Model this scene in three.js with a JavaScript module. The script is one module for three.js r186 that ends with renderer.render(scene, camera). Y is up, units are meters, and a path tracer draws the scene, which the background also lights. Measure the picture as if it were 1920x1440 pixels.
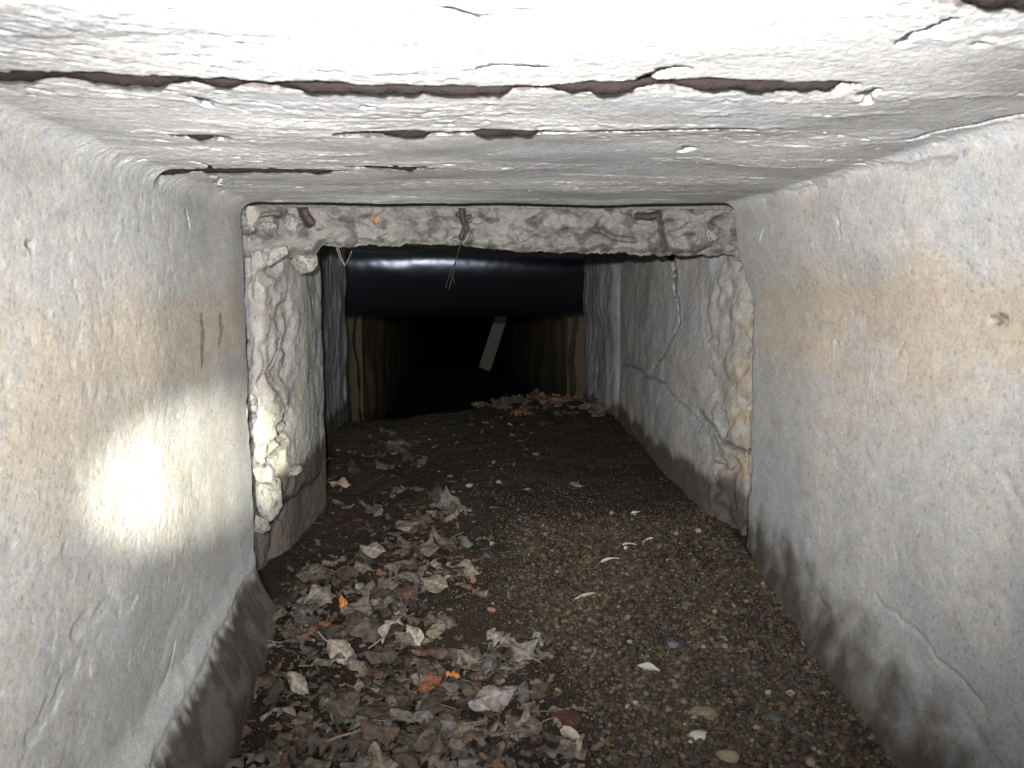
import * as THREE from 'three';
import { mergeGeometries } from 'three/addons/utils/BufferGeometryUtils.js';
import { ImprovedNoise } from 'three/addons/math/ImprovedNoise.js';

// ---------------------------------------------------------------- camera, sky, sun, lamps, exposure
// Origin = the lens. -z runs down the culvert, y is up, metres.
const scene = new THREE.Scene();
const FOCAL = 1495, PITCH = 7.243, YAW = 3.796;                    // focal length in pixels of a 1920 x 1440 frame; degrees
const camera = new THREE.PerspectiveCamera(2 * Math.atan(720 / FOCAL) * 180 / Math.PI, 4 / 3, 0.02, 600);
camera.rotation.order = 'YXZ';
camera.rotation.set(-PITCH * Math.PI / 180, -YAW * Math.PI / 180, 0);
camera.focus = 2.6; camera.userData.fStop = 15;                    // the photograph is a little soft, most of all close by
scene.add(camera);

const renderer = new THREE.WebGLRenderer();
renderer.toneMapping = THREE.LinearToneMapping;
renderer.toneMappingExposure = 1;
renderer.shadowMap.enabled = true;

{ // plain overcast-bright daylight sky, seen only through the culvert mouth behind the lens
  const W = 64, H = 32, d = new Float32Array(W * H * 4);
  for (let j = 0; j < H; j++) for (let i = 0; i < W; i++) {
    const up = Math.max(0, ((j + .5) / H - .5) * 2), k = (j * W + i) * 4;
    d[k] = 5.2 - 1.5 * up; d[k + 1] = 5.8 - 1.2 * up; d[k + 2] = 6.6 - .4 * up; d[k + 3] = 1;
  }
  const t = new THREE.DataTexture(d, W, H, THREE.RGBAFormat, THREE.FloatType);
  t.mapping = THREE.EquirectangularReflectionMapping; t.magFilter = THREE.LinearFilter; t.needsUpdate = true;
  scene.background = t; scene.environment = t;
}
const sun = new THREE.DirectionalLight(new THREE.Color(1, .95, .87), 2.2);   // high over the bank, from beyond the culvert: it never enters the mouth
sun.position.set(12, 30, -22); sun.castShadow = true; sun.shadow.radius = 2;
Object.assign(sun.shadow.camera, { left: -20, right: 20, top: 20, bottom: -20, far: 100 });
scene.add(sun, sun.target);

const FLASH = new THREE.Vector3(-.032, .05, .004);
const flashLight = new THREE.SpotLight(new THREE.Color(1, .988, .975), 14, 0, 46 * Math.PI / 180, 1, 2);
flashLight.name = 'flash_light'; flashLight.position.copy(FLASH).add(new THREE.Vector3(0, 0, -.004)); flashLight.target.position.set(.11, .07, -1);
flashLight.castShadow = true; flashLight.shadow.radius = .5;
const TORCH = new THREE.Vector3(-.09, -.10, .03), TORCH_AIM = new THREE.Vector3(-.37, -.258, -1.13);
const torchDir = TORCH_AIM.clone().sub(TORCH).normalize();
const torchLight = new THREE.SpotLight(new THREE.Color(1, .97, .80), 44, 0, 6.2 * Math.PI / 180, 1, 2);
torchLight.name = 'torch_light'; torchLight.position.copy(TORCH).addScaledVector(torchDir, .006); torchLight.target.position.copy(TORCH_AIM);
torchLight.castShadow = true; torchLight.shadow.radius = .6;
const torchSpill = new THREE.SpotLight(new THREE.Color(1, .98, .91), 6.2, 0, 31 * Math.PI / 180, 1, 2);   // the wide spill round the torch's hot spot
torchSpill.name = 'torch_spill_light'; torchSpill.position.copy(torchLight.position); torchSpill.target.position.copy(TORCH_AIM); torchSpill.castShadow = true; torchSpill.shadow.radius = .6;
scene.add(torchSpill, torchSpill.target, flashLight, flashLight.target, torchLight, torchLight.target);

// ---------------------------------------------------------------- helpers
const RND = (s) => () => { s = (s + 0x6d2b79f5) | 0; let t = Math.imul(s ^ (s >>> 15), 1 | s); t = (t + Math.imul(t ^ (t >>> 7), 61 | t)) ^ t; return ((t ^ (t >>> 14)) >>> 0) / 4294967296; };
const { clamp, lerp } = THREE.MathUtils;
const sm = (a, b, x) => { const t = clamp((x - a) / (b - a), 0, 1); return t * t * (3 - 2 * t); };   // also falls, where b < a
const PN = new ImprovedNoise(), n3 = (x, y, z) => PN.noise(x, y, z);
const fbm = (x, y, z, o = 3) => { let s = 0, a = 1, f = 1; for (let i = 0; i < o; i++) { s += a * n3(x * f + i * 17.3, y * f + i * 5.1, z * f + 9.7 * i); a *= .5; f *= 2.07; } return s; };
const mix3 = (c, d, t) => [c[0] + (d[0] - c[0]) * t, c[1] + (d[1] - c[1]) * t, c[2] + (d[2] - c[2]) * t];
const used = {};
const numbered = (n) => { const k = used[n] = (used[n] ?? -1) + 1; return k ? n + '_' + String(k).padStart(3, '0') : n; };
function tag(o, label, category, group) { o.userData.label = label; if (category) o.userData.category = category; if (group) o.userData.group = group; return o; }
function mesh(name, geo, m, parent = scene) { const o = new THREE.Mesh(geo, m); o.name = parent === scene ? numbered(name) : name; o.castShadow = o.receiveShadow = true; parent.add(o); return o; }
function group(name, p = [0, 0, 0]) { const g = new THREE.Group(); g.name = numbered(name); g.position.set(...p); scene.add(g); return g; }
// where a sight line from the lens meets a plane (used to lay out cracks and stains measured on the photograph)
const E = new THREE.Euler(-PITCH * Math.PI / 180, -YAW * Math.PI / 180, 0, 'YXZ');
const ray = (px, py) => new THREE.Vector3((px - 960) / FOCAL, -(py - 720) / FOCAL, -1).applyEuler(E);
const onX = (px, py, x) => { const d = ray(px, py); return d.multiplyScalar(x / d.x); };
const onY = (px, py, y) => { const d = ray(px, py); return d.multiplyScalar(y / d.y); };
const onZ = (px, py, z) => { const d = ray(px, py); return d.multiplyScalar(z / d.z); };

// a grid surface: f(i, j) -> [x, y, z, r, g, b, u, v]
function sheet(nu, nv, f, flip = false) {
  const N = (nu + 1) * (nv + 1), P = new Float32Array(N * 3), C = new Float32Array(N * 3), U = new Float32Array(N * 2), I = new Uint32Array(nu * nv * 6);
  let k = 0;
  for (let j = 0; j <= nv; j++) for (let i = 0; i <= nu; i++, k++) {
    const q = f(i, j); P.set([q[0], q[1], q[2]], k * 3); C.set([Math.max(.004, q[3]), Math.max(.004, q[4]), Math.max(.004, q[5])], k * 3); U.set([q[6], q[7]], k * 2);
  }
  k = 0;
  for (let j = 0; j < nv; j++) for (let i = 0; i < nu; i++) {
    const a = j * (nu + 1) + i, b = a + 1, c = a + nu + 1, d = c + 1;
    I.set(flip ? [a, c, b, b, c, d] : [a, b, c, b, d, c], k); k += 6;
  }
  const g = new THREE.BufferGeometry();
  g.setAttribute('position', new THREE.BufferAttribute(P, 3)); g.setAttribute('color', new THREE.BufferAttribute(C, 3)); g.setAttribute('uv', new THREE.BufferAttribute(U, 2));
  g.setIndex(new THREE.BufferAttribute(I, 1)); g.computeVertexNormals();
  return g;
}
// polylines in a surface's own two coordinates: how far (a, b) is from the nearest one, as 0..1 inside its half width
class Lines {
  constructor(list) { this.l = list.map(({ p, w, d = .008, c = 0 }) => ({ p, w, d, c, box: [Math.min(...p.map((q) => q[0])) - 1.3 * w, Math.max(...p.map((q) => q[0])) + 1.3 * w, Math.min(...p.map((q) => q[1])) - 1.3 * w, Math.max(...p.map((q) => q[1])) + 1.3 * w] })); }
  at(a, b) {
    let depth = 0, dirtShade = 0;
    for (const { p, w, d, c, box } of this.l) {
      if (a < box[0] || a > box[1] || b < box[2] || b > box[3]) continue;
      for (let i = 1; i < p.length; i++) {
        const [x0, y0, k0 = 1] = p[i - 1], [x1, y1, k1 = 1] = p[i], ex = x1 - x0, ey = y1 - y0, t = clamp(((a - x0) * ex + (b - y0) * ey) / (ex * ex + ey * ey), 0, 1);
        const ww = w * lerp(k0, k1, t), r = Math.hypot(a - x0 - ex * t, b - y0 - ey * t) / ww;
        if (r < 1.3) { depth = Math.max(depth, d * (1 - sm(.45, 1, r))); dirtShade = Math.max(dirtShade, c * (1 - sm(.98, 1.3, r))); }
      }
    }
    return [depth, dirtShade];  // second value is a dark tint: stains, plus shade painted into cracks
  }
}
const jag = (pts, amp, seed, per = 7) => { // a measured line, made ragged
  const r = RND(seed), out = [];
  for (let i = 1; i < pts.length; i++) for (let k = 0; k < per; k++) { const t = k / per; out.push([lerp(pts[i - 1][0], pts[i][0], t) + (r() - .5) * amp, lerp(pts[i - 1][1], pts[i][1], t) + (r() - .5) * amp, .5 + r() * .5]); }
  out.push([...pts.at(-1), .3]); return out;
};

// ---------------------------------------------------------------- textures
function worley(S, cells, seed) { // periodic: returns [f1, f2-f1, id] per pixel
  const r = RND(seed), px = [], py = [], id = []; for (let i = 0; i < cells * cells; i++) { px.push(r()); py.push(r()); id.push(r()); }
  const F = new Float32Array(S * S), G = new Float32Array(S * S), D = new Float32Array(S * S);
  for (let y = 0; y < S; y++) for (let x = 0; x < S; x++) {
    const fx = x / S * cells, fy = y / S * cells, cx = Math.floor(fx), cy = Math.floor(fy); let a = 9, b = 9, q = 0;
    for (let dy = -1; dy <= 1; dy++) for (let dx = -1; dx <= 1; dx++) {
      const k = ((cy + dy + cells) % cells) * cells + (cx + dx + cells) % cells, d = Math.hypot(cx + dx + px[k] - fx, cy + dy + py[k] - fy);
      if (d < a) { b = a; a = d; q = id[k]; } else if (d < b) b = d;
    }
    F[y * S + x] = a; G[y * S + x] = b - a; D[y * S + x] = q;
  }
  return [F, G, D];
}
function pnoise(S, cells, seed) { // periodic value noise
  const r = RND(seed), v = Float32Array.from({ length: cells * cells }, r), o = new Float32Array(S * S);
  for (let y = 0; y < S; y++) for (let x = 0; x < S; x++) {
    const fx = x / S * cells, fy = y / S * cells, x0 = Math.floor(fx), y0 = Math.floor(fy), tx = fx - x0, ty = fy - y0, sx = tx * tx * (3 - 2 * tx), sy = ty * ty * (3 - 2 * ty), x1 = (x0 + 1) % cells, y1 = (y0 + 1) % cells;
    o[y * S + x] = lerp(lerp(v[y0 * cells + x0], v[y0 * cells + x1], sx), lerp(v[y1 * cells + x0], v[y1 * cells + x1], sx), sy);
  }
  return o;
}
function tex(S, fn, metres, color) {
  const d = new Uint8Array(S * S * 4);
  for (let i = 0; i < S * S; i++) { const c = fn(i); for (let k = 0; k < 3; k++) d[i * 4 + k] = clamp(Math.round((color ? Math.pow(clamp(c[k], 0, 1), 1 / 2.2) : clamp(c, 0, 1)) * 255), 0, 255); d[i * 4 + 3] = 255; }
  const t = new THREE.DataTexture(d, S, S); t.wrapS = t.wrapT = THREE.RepeatWrapping; t.magFilter = THREE.LinearFilter; t.repeat.set(1 / metres, 1 / metres);
  if (color) t.colorSpace = THREE.SRGBColorSpace; t.needsUpdate = true; return t;
}
const S = 1024;
const grainA = worley(S, 130, 11), grainB = worley(S, 52, 12), nz1 = pnoise(S, 24, 1), nz2 = pnoise(S, 96, 2), nz3 = pnoise(S, 320, 3), nz4 = pnoise(S, 9, 4);
// sand grains in cement: .38 m a tile
const concreteMap = tex(S, (i) => {
  const g = grainA[2][i], b = grainB[2][i]; let v = .80 + .10 * (nz1[i] - .5) + .16 * (nz2[i] - .5) + .24 * (nz3[i] - .5), c = [v, v, v];
  if (g > .90 && grainA[0][i] < .5) c = mix3(c, [.93, .80, .62], .55); else if (g < .07 && grainA[0][i] < .5) c = mix3(c, [.46, .46, .48], .5);
  if (b > .965 && grainB[0][i] < .33) c = mix3(c, [.92, .72, .46], .6); else if (b < .03 && grainB[0][i] < .36) c = mix3(c, [.42, .43, .45], .45);
  return c;
}, .38, true);
const concreteBump = tex(S, (i) => .35 + .3 * (1 - clamp(grainA[0][i] * 1.3, 0, 1)) * (grainA[2][i]) + .25 * nz2[i] + .2 * nz3[i] - .35 * (grainB[2][i] < .05 && grainB[0][i] < .3 ? 1 : 0), .38);
const soilMap = tex(S, (i) => {
  const g = grainA[2][i], e = clamp(grainA[1][i] * 3, 0, 1); let v = .55 + .3 * (nz2[i] - .5) + .3 * (nz1[i] - .5);
  let c = mix3([v * .8, v * .76, v * .7], g > .8 ? [1, .82, .58] : g > .6 ? [.72, .58, .44] : g > .3 ? [.42, .37, .33] : [.25, .24, .24], e * .75);
  return c;
}, .30, true);
const soilBump = tex(S, (i) => clamp(1 - grainA[0][i] * 1.2, 0, 1) * (.3 + .7 * grainA[2][i]) * .8 + .2 * nz3[i], .30);
const woodMap = tex(512, (() => { const r = pnoise(512, 128, 8), q = pnoise(512, 8, 9); return (i) => { const x = i % 512, y = i >> 9; const v = .6 + .5 * (r[((y >> 5) * 512 + x)] - .5) + .3 * (q[i] - .5); return [v, v * .95, v * .88]; }; })(), .2, true);
const rustBump = tex(512, (() => { const w = worley(512, 40, 21), q = pnoise(512, 60, 22); return (i) => .6 * q[i] + .4 * w[0][i]; })(), .12);

const concrete = new THREE.MeshPhysicalMaterial({ name: 'concrete', specularIntensity: .5, vertexColors: true, map: concreteMap, bumpMap: concreteBump, bumpScale: .0005, roughness: .95 });
const concreteFine = new THREE.MeshPhysicalMaterial({ name: 'old_concrete', specularIntensity: .5, vertexColors: true, map: concreteMap, bumpMap: concreteBump, bumpScale: .0012, roughness: .93 });
const soffit = new THREE.MeshPhysicalMaterial({ name: 'spalled_concrete', specularIntensity: .5, vertexColors: true, map: concreteMap, bumpMap: concreteBump, bumpScale: .0011, roughness: .95 });
const rust = new THREE.MeshPhysicalMaterial({ name: 'rust', specularIntensity: .2, color: new THREE.Color().setRGB(.0125, .0092, .0090), bumpMap: rustBump, bumpScale: .0012, roughness: .95 });
const soil = new THREE.MeshPhysicalMaterial({ name: 'soil', specularIntensity: .25, vertexColors: true, map: soilMap, bumpMap: soilBump, bumpScale: .003, roughness: .88 });

// ---------------------------------------------------------------- the near culvert barrel: left wall, ceiling, right wall share one displaced skin
const XL = -.37, XR = .53, YC = .137, RL = .028, RR = .022, TOP = .045, ZM = .75, ZE = -1.418;
const dampL = (z) => { const t = -z; return lerp(-.505, -.535, clamp((1.42 - t) / .5, -1, 1.6)) + .014 * fbm(z * 7, 3.1, .7, 3) + .004 * n3(z * 44, 1.2, 4.4); };
const dampR = (z) => { const t = -z; return lerp(-.405, -.462, clamp((1.41 - t) / .5, -1, 1.4)) + .022 * fbm(z * 7, 8.1, .2, 3) + .012 * n3(z * 38, 2.2, 1.4); };
const GREY = [.345, .342, .332], BUFF = [.37, .308, .238], BLUE = [.315, .325, .342], PALE = [.68, .675, .665], DAMP = [.050, .043, .037], DAMP2 = [.085, .077, .068], RUSTY = [.16, .085, .05], DARK = [.05, .042, .04];

const L = (list, f) => list.map((o) => ({ ...o, p: f(o.p) }));
const zy = (x) => (p) => p.map(([a, b]) => { const q = onX(a, b, x); return [q.z, q.y]; });
const xz = (p) => p.map(([a, b]) => { const q = onY(a, b, YC); return [q.x, q.z]; });
const rag = (o, amp, seed, per) => ({ ...o, p: jag(o.p, amp, seed, per) });
const leftLines = new Lines([
  ...L([{ p: [[378, 600], [380, 640], [378, 690]], w: .008, d: .0004, c: .5 }, { p: [[410, 596], [412, 625], [408, 645]], w: .008, d: .0004, c: .5 }, { p: [[345, 395], [352, 430]], w: .004, d: .003, c: .4 },
    { p: [[480, 620], [470, 700], [462, 780]], w: .005, d: .003, c: .2 }, { p: [[195, 285], [215, 300]], w: .006, d: .004, c: .3 }, { p: [[60, 462], [66, 470]], w: .005, d: .003, c: .5 }], zy(XL)).map((o, i) => rag(o, .006, 31 + i, 3)),
  ...L([{ p: [[150, 1180], [210, 1140], [255, 1120]], w: .014, d: .0015 }, { p: [[60, 1380], [110, 1300], [150, 1240]], w: .012, d: .0015 }, { p: [[300, 1290], [330, 1200]], w: .006, d: .001 }], zy(XL)).map((o, i) => rag(o, .016, 41 + i, 4)),
]);
const rightLines = new Lines([
  ...L([{ p: [[1565, 640], [1620, 640], [1700, 655], [1708, 685]], w: .003, d: .001 }, { p: [[1480, 430], [1468, 452]], w: .004, d: .004 }, { p: [[1630, 410], [1622, 450]], w: .004, d: .002, c: .3 }, { p: [[1870, 600], [1895, 598]], w: .006, d: .004, c: .4 }], zy(XR)).map((o, i) => rag(o, .003, 51 + i, 4)),
  ...L([{ p: [[1640, 1120], [1720, 1190], [1850, 1330]], w: .005, d: .0015 }, { p: [[1520, 1105], [1560, 1150]], w: .007, d: .0015 }, { p: [[1480, 365], [1560, 352], [1700, 325], [1900, 285]], w: .005, d: .003, c: .25 }, { p: [[1870, 880], [1915, 950]], w: .008, d: .001 }], zy(XR)).map((o, i) => rag(o, .010, 61 + i, 6)),
]);
// the spalled grooves in the ceiling, each over a bar: px line, half width at the ends
const barsPx = [
  { p: [[-60, 142], [130, 146], [262, 150], [330, 151], [440, 152], [640, 155], [820, 159], [985, 163]], w: .0135 },
  { p: [[1000, 163], [1040, 160], [1130, 158], [1240, 155], [1330, 151], [1480, 155], [1600, 152]], w: .0115 },
  { p: [[655, 246], [740, 247], [832, 249]], w: .016 }, { p: [[866, 248], [950, 246], [1030, 245]], w: .015 },
  { p: [[1050, 245], [1200, 246], [1300, 244], [1400, 243]], w: .009 },
  { p: [[330, 252], [420, 254]], w: .014 }, { p: [[262, 319], [400, 315], [500, 316], [640, 320]], w: .016 }, { p: [[668, 312], [720, 313], [800, 315]], w: .018 },
  { p: [[1760, -7], [1850, -4], [1990, 4]], w: .014 },
];
const ceilLines = new Lines([
  ...barsPx.map((o, i) => { const b = xz(o.p); return { p: b.map((q, k) => [q[0], q[1], k === 0 || k === b.length - 1 ? .55 : .85]), w: o.w, d: o.w > .01 ? .0145 : .007, c: .8 }; }),
  ...L([{ p: [[1690, 76], [1740, 55], [1792, 30]], w: .0035, d: .007 }, { p: [[836, 0], [880, 20]], w: .004, d: .006 }, { p: [[1622, 186], [1642, 160]], w: .006, d: .006 }, { p: [[900, 122], [960, 120], [1040, 128]], w: .005, d: .006 }, { p: [[1180, 160], [1240, 128], [1290, 122]], w: .006, d: .008, c: .3 },
    { p: [[380, 185], [392, 200]], w: .008, d: .010, c: .6 }, { p: [[370, 300], [400, 322], [412, 345]], w: .006, d: .007 }, { p: [[1285, 288], [1290, 280]], w: .008, d: .006 }, { p: [[1700, 262], [1800, 240], [1925, 214]], w: .006, d: .006, c: .2 }], xz).map((o, i) => rag(o, .004, 91 + i, 4)),
]);

// returns [displacement into the room, colour] of the barrel skin. part: 0 left wall, 1 ceiling, 2 right wall
function skin(part, x, y, z, fillet) {
  let d = .005 * fbm(x * 4, y * 4, z * 4, 2), col, rough = 1;
  const peel = n3(x * 120, y * 120, z * 120) * .5 + n3(x * 260, y * 260, z * 260) * .35, mid = fbm(x * 26, y * 26, z * 26, 2);
  if (part === 1) {
    // board-formed, spalled soffit: long patches running across the culvert, rough where the skin is gone
    const long = fbm(x * 2.6 + 4, 7.7, z * 15, 3), patch = sm(-.06, .12, long + .25 * n3(x * 18, 1, z * 30)), ledge = sm(-.1, .1, fbm(x * 3.1, 2.2, z * 11 + 5, 3) + .05 * n3(x * 60, 3, z * 80));
    rough = .45 + 1.3 * patch;
    d += .0005 * patch * (1 - fillet) + .0007 * rough * peel + .0003 * rough * mid;
    const blue = sm(.04, .16, fbm(x * 3.4 + 9, 4, z * 8, 3) + .06 * n3(x * 50, 1, z * 50) - .12 * patch);
    col = mix3(mix3([.585, .583, .578], [.635, .632, .624], patch), [.55, .56, .59], .8 * blue);
    const stain = sm(.25, .6, fbm(x * 10, 9, z * 22, 3)); col = mix3(col, [.44, .425, .42], .5 * stain);
    const wx = .010 * fbm(x * 16, 3, z * 16, 3), wz = .0065 * fbm(x * 30 + 9, 6, z * 24, 4) + .002 * n3(x * 140, 2, z * 120), [g, c] = ceilLines.at(x + wx, z + wz);
    const g2 = g * (.95 + .2 * n3(x * 40, 5, z * 40)); d -= g2;
    if (c) col = mix3(col, mix3([.105, .085, .08], DARK, .6 + .4 * n3(x * 50, 2, z * 90)), clamp(c * 1.25, 0, 1));
    // pits
    const pit = sm(.36, .6, n3(x * 62 + 3, 2, z * 66)); d -= .0011 * pit * rough;
    d *= 1;
  } else {
    const right = part === 2, yw = right ? dampR(z) : dampL(z), below = yw - y, wetEdge = right ? sm(-.05, .07, below + .035 * fbm(z * 22, y * 22, 5, 4)) : sm(-.008, .016, below + .010 * fbm(z * 60, y * 40, 5, 3));
    const smoothZone = sm(.16, .03, y - yw + .05 * fbm(z * 6, y * 6, 3 + part, 2));
    rough = lerp(1, .35, Math.max(smoothZone, sm(-.62, -.30, -1 * Math.abs(z + 1.4) * 1.6)));
    d += .00045 * rough * peel + .0003 * rough * mid;
    const pits = sm(.30, .5, n3(x * 9, y * 60 + 8, z * 60 + part * 9)); d -= .0005 * pits * rough;
    const yb = right ? -.055 + .05 * (z + 1) : -.085 - .03 * (z + 1), hb = right ? .115 : .10;
    const buff = clamp(1 - Math.abs(y - yb) / hb, 0, 1) * 1.5 + .9 * fbm(z * 5 + part * 11, y * 8, 2, 3) - .1, dry = right ? sm(-1.42, -1.30, -Math.abs(z)) : 1;
    col = mix3(GREY, BUFF, .8 * clamp(buff, 0, 1) * (right ? 1 : .8) * sm(.05, .12, z + 1.42 + .04));
    const bl = sm(.05, .35, fbm(z * 5.5 + 7, y * 4, 8 + part, 3) + .55 * smoothZone - .12); col = mix3(col, BLUE, .62 * bl); if (!right) col = mix3(col, [.44, .445, .455], .75 * smoothZone);
    col = mix3(col, [.26, .256, .25], .32 * sm(.22, .55, fbm(z * 16, y * 24, 4 + part * 3, 3)));
    col = mix3(col, [.42, .405, .375], .4 * sm(.25, .5, fbm(z * 30, y * 30, 14 + part, 2)));
    // wrinkled wash marks in the smooth cement
    d -= .0012 * smoothZone * sm(.1, .6, fbm(z * 13 + 3, y * 22, 6 + part, 2)) ;
    const [g, c] = (right ? rightLines : leftLines).at(z, y); d -= g; if (c) col = mix3(col, DARK, clamp(c * (1.1 + 1.2 * n3(z * 160, y * 90, 1)), 0, .85));
    if (right) { const p = onlyBox(z, y, stepBox); d -= .0012 * p; if (p) col = mix3(col, [.34, .335, .33], .35 * p); }
    const wet = mix3(DAMP2, DAMP, sm(-.1, .2, below * 4 + fbm(z * 12, y * 14, 9, 3)));
    const flow = mix3(wet, [.12, .115, .11], .3 * sm(.15, .45, fbm(z * 40, y * 7, 2 + part, 3)));
    col = mix3(col, flow, wetEdge);
    if (!right) d += .0035 * sm(.0, .012, -below) * sm(.05, .012, -below);          // the cement lip along the water line
  }
  return [d, col];
}
const stepBox = (() => { const a = onX(1565, 640, XR), b = onX(1705, 690, XR); return [a.z, b.z, b.y - .03, a.y]; })();
function onlyBox(z, y, [z0, z1, y0, y1]) { return z > z0 && z < z1 ? sm(y0, y0 + .05, y) * (y < y1 + (z - z0) * -.035 + .004 * n3(z * 60, 1, 2) ? 1 : 0) : 0; }

// perimeter in metres: left wall upward, round the left fillet, across, round the right fillet, down the right wall
const HB = .88, sL = HB - RL + YC - .137, aL = RL * Math.PI / 2, sC = XR - TOP - XL - RL - RR, aR = RR * Math.PI / 2, sR = HB - RR;
const haunchL = (y) => .05 * sm(-.485, -.63, y), topR = (y) => TOP * sm(-.07, YC - RR, y) , haunchR = (y) => .05 * sm(-.46, -.64, y);
function perimeter(s) { // [x, y, nx, ny, part]
  if (s < sL) { const y = YC - HB + s; return [XL + haunchL(y), y, 1, 0, 0, 0]; }
  s -= sL; if (s < aL) { const a = s / RL; return [XL + RL - RL * Math.cos(a), YC - RL + RL * Math.sin(a), Math.cos(a), -Math.sin(a), 0, sm(0, Math.PI / 2, a)]; }
  s -= aL; if (s < sC) { return [XL + RL + s, YC, 0, -1, s < .4 ? 0 : 2, 1]; }
  s -= sC; if (s < aR) { const a = s / RR; return [XR - TOP - RR + RR * Math.sin(a), YC - RR + RR * Math.cos(a), -Math.sin(a), -Math.cos(a), 2, sm(Math.PI / 2, 0, a)]; }
  s -= aR; const y = YC - RR - s; return [XR - haunchR(y) - topR(y), y, -1, 0, 2, 0];
}
const zs = []; { let z = ZE; while (z < -.30) { zs.push(z); z += .0024 + .0006 * sm(-.8, -1.4, z) ; } while (z < ZM) { zs.push(z); z += .03; } zs.push(ZM); }
function barrel(s0, s1, step) {
  const nu = Math.round((s1 - s0) / step), last = zs.length - 1;
  return sheet(nu, last + 2, (i, j) => {
    const s = s0 + (s1 - s0) * i / nu, z = zs[clamp(j - 2, 0, last)], [x, y, nx, ny, part, fil] = perimeter(s), near = z < -.25;
    let d = 0, c = [0, 0, 0];                                          // fil: how far the skin is ceiling rather than wall
    if (fil < 1) [d, c] = skin(part, x, y, z, 0);
    if (fil > 0) { const [d1, c1] = skin(1, x, y, z, Math.max(sm(.30, .34, x + .155) * 0, sm(.06, 0, x - XL), sm(.06, 0, XR - TOP - x))); d = lerp(d, d1, fil); c = mix3(c, c1, fil); }
    const back = j === 0 ? -.16 : j === 1 ? -.012 : 0;               // the end of the section: its edge turns back into the joint
    const rag = near ? sm(-1.33, -1.418, z) * (1 - .85 * fil) * (.011 * (fbm(s * 13, 4, 2, 3) + .35) + .006 * n3(s * 55, 1, 7)) : 0;
    d += back - (near && z < -1.40 ? .004 * sm(-1.405, -1.418, z) : 0);
    return [x + nx * d, y + ny * d, z + rag - (j < 2 ? .001 : 0), ...c, s, z];
  }, true);
}
const sMidL = sL + aL / 2, sMidR = sL + aL + sC + aR / 2, sEnd = sL + aL + sC + aR + sR;
const wallL = tag(mesh('concrete_wall', barrel(0, sMidL, .0027), concrete), 'pale rough concrete wall on the left, lit by a bright torch spot', 'wall');
const ceiling = mesh('ceiling', barrel(sMidL, sMidR, .0026), soffit); ceiling.userData.kind = 'structure';
const wallR = tag(mesh('concrete_wall', barrel(sMidR, sEnd, .0027), concrete), 'pale rough concrete wall on the right with a buff stained band', 'wall');

// rusted reinforcing bars in the ceiling grooves
{
  const r = RND(5);
  for (const { p, w } of barsPx) {
    if (w < .01) continue;
    const pts = xz(p).map(([x, z]) => new THREE.Vector3(x, YC + .0029 - .005 * fbm(x * 4, YC * 4, z * 4, 2) + (r() - .5) * .002, z + (r() - .5) * .002)), curve = new THREE.CatmullRomCurve3(pts), len = curve.getLength();
    const nu = 14, nv = Math.max(20, Math.round(len / .004)), fr = curve.computeFrenetFrames(nv, false), rad = .0066;
    const g = sheet(nu, nv, (i, j) => {
      const t = j / nv, c = curve.getPointAt(t), a = i / nu * 2 * Math.PI, b = new THREE.Vector3(0, 1, 0), tt = fr.tangents[j], s = new THREE.Vector3().crossVectors(tt, b).normalize(), up = new THREE.Vector3().crossVectors(s, tt);
      let rr = rad * (1 + .38 * n3(c.x * 70, c.z * 70, a * .8) + .20 * n3(c.x * 180, a * 1.3, c.z * 160)); rr *= Math.min(1, .3 + Math.min(t, 1 - t) * len / .03);
      const q = c.clone().addScaledVector(s, Math.cos(a) * rr).addScaledVector(up, Math.sin(a) * rr); q.y += .008 * sm(.014, 0, Math.min(t, 1 - t) * len) + .005 * sm(.0, .5, n3(c.x * 17, c.z * 9, 6)) + .0008 * n3(c.x * 70, 4, 1); return [q.x, q.y, q.z, 1, 1, 1, t * len, a * rad];
    });
    mesh('rebar', g, rust, ceiling);
  }
}

// ---------------------------------------------------------------- the older, narrower section beyond the joint
// a wall piece swept over a plan path; f(s, y, t) may push it about
function sweep(path, step, y0, y1, ystep, f) {
  const c = new THREE.CurvePath(); for (let i = 1; i < path.length; i++) c.add(new THREE.LineCurve(new THREE.Vector2(...path[i - 1]), new THREE.Vector2(...path[i])));
  const len = c.getLength(), nu = Math.round(len / step), nv = Math.round((y1 - y0) / ystep), P = [];
  for (let i = 0; i <= nu; i++) { P.push(c.getPointAt(i / nu)); }
  // soften the plan corners
  for (let k = 0; k < 3; k++) { const Q = P.map((p) => p.clone()); for (let i = 1; i < nu; i++) P[i].copy(Q[i - 1]).add(Q[i]).add(Q[i + 1]).multiplyScalar(1 / 3); }
  return sheet(nu, nv, (i, j) => {
    const a = P[Math.max(0, i - 1)], b = P[Math.min(nu, i + 1)], nx = b.y - a.y, nz = -(b.x - a.x), l = Math.hypot(nx, nz), y = y0 + (y1 - y0) * j / nv, s = len * i / nu;
    const [d, dz, col, dx = 0] = f(P[i].x, y, P[i].y, s);
    return [P[i].x + nx / l * d + dx, y, P[i].y + nz / l * d + dz, ...col, s, y];
  });
}
const damp2 = (z, y, y0) => sm(-.012, .016, y0 - y + .022 * fbm(z * 16, 3.3, 1.1, 3) + .008 * n3(z * 60, y * 30, 2));
const OLD = [.285, .28, .268], OLDBLUE = [.255, .26, .268], OLDBROWN = [.26, .238, .20], OLDDARK = [.11, .11, .115];
const zyI = (x) => (p) => p.map(([a, b]) => { const q = onX(a, b, x); return [q.z, q.y]; });
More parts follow.
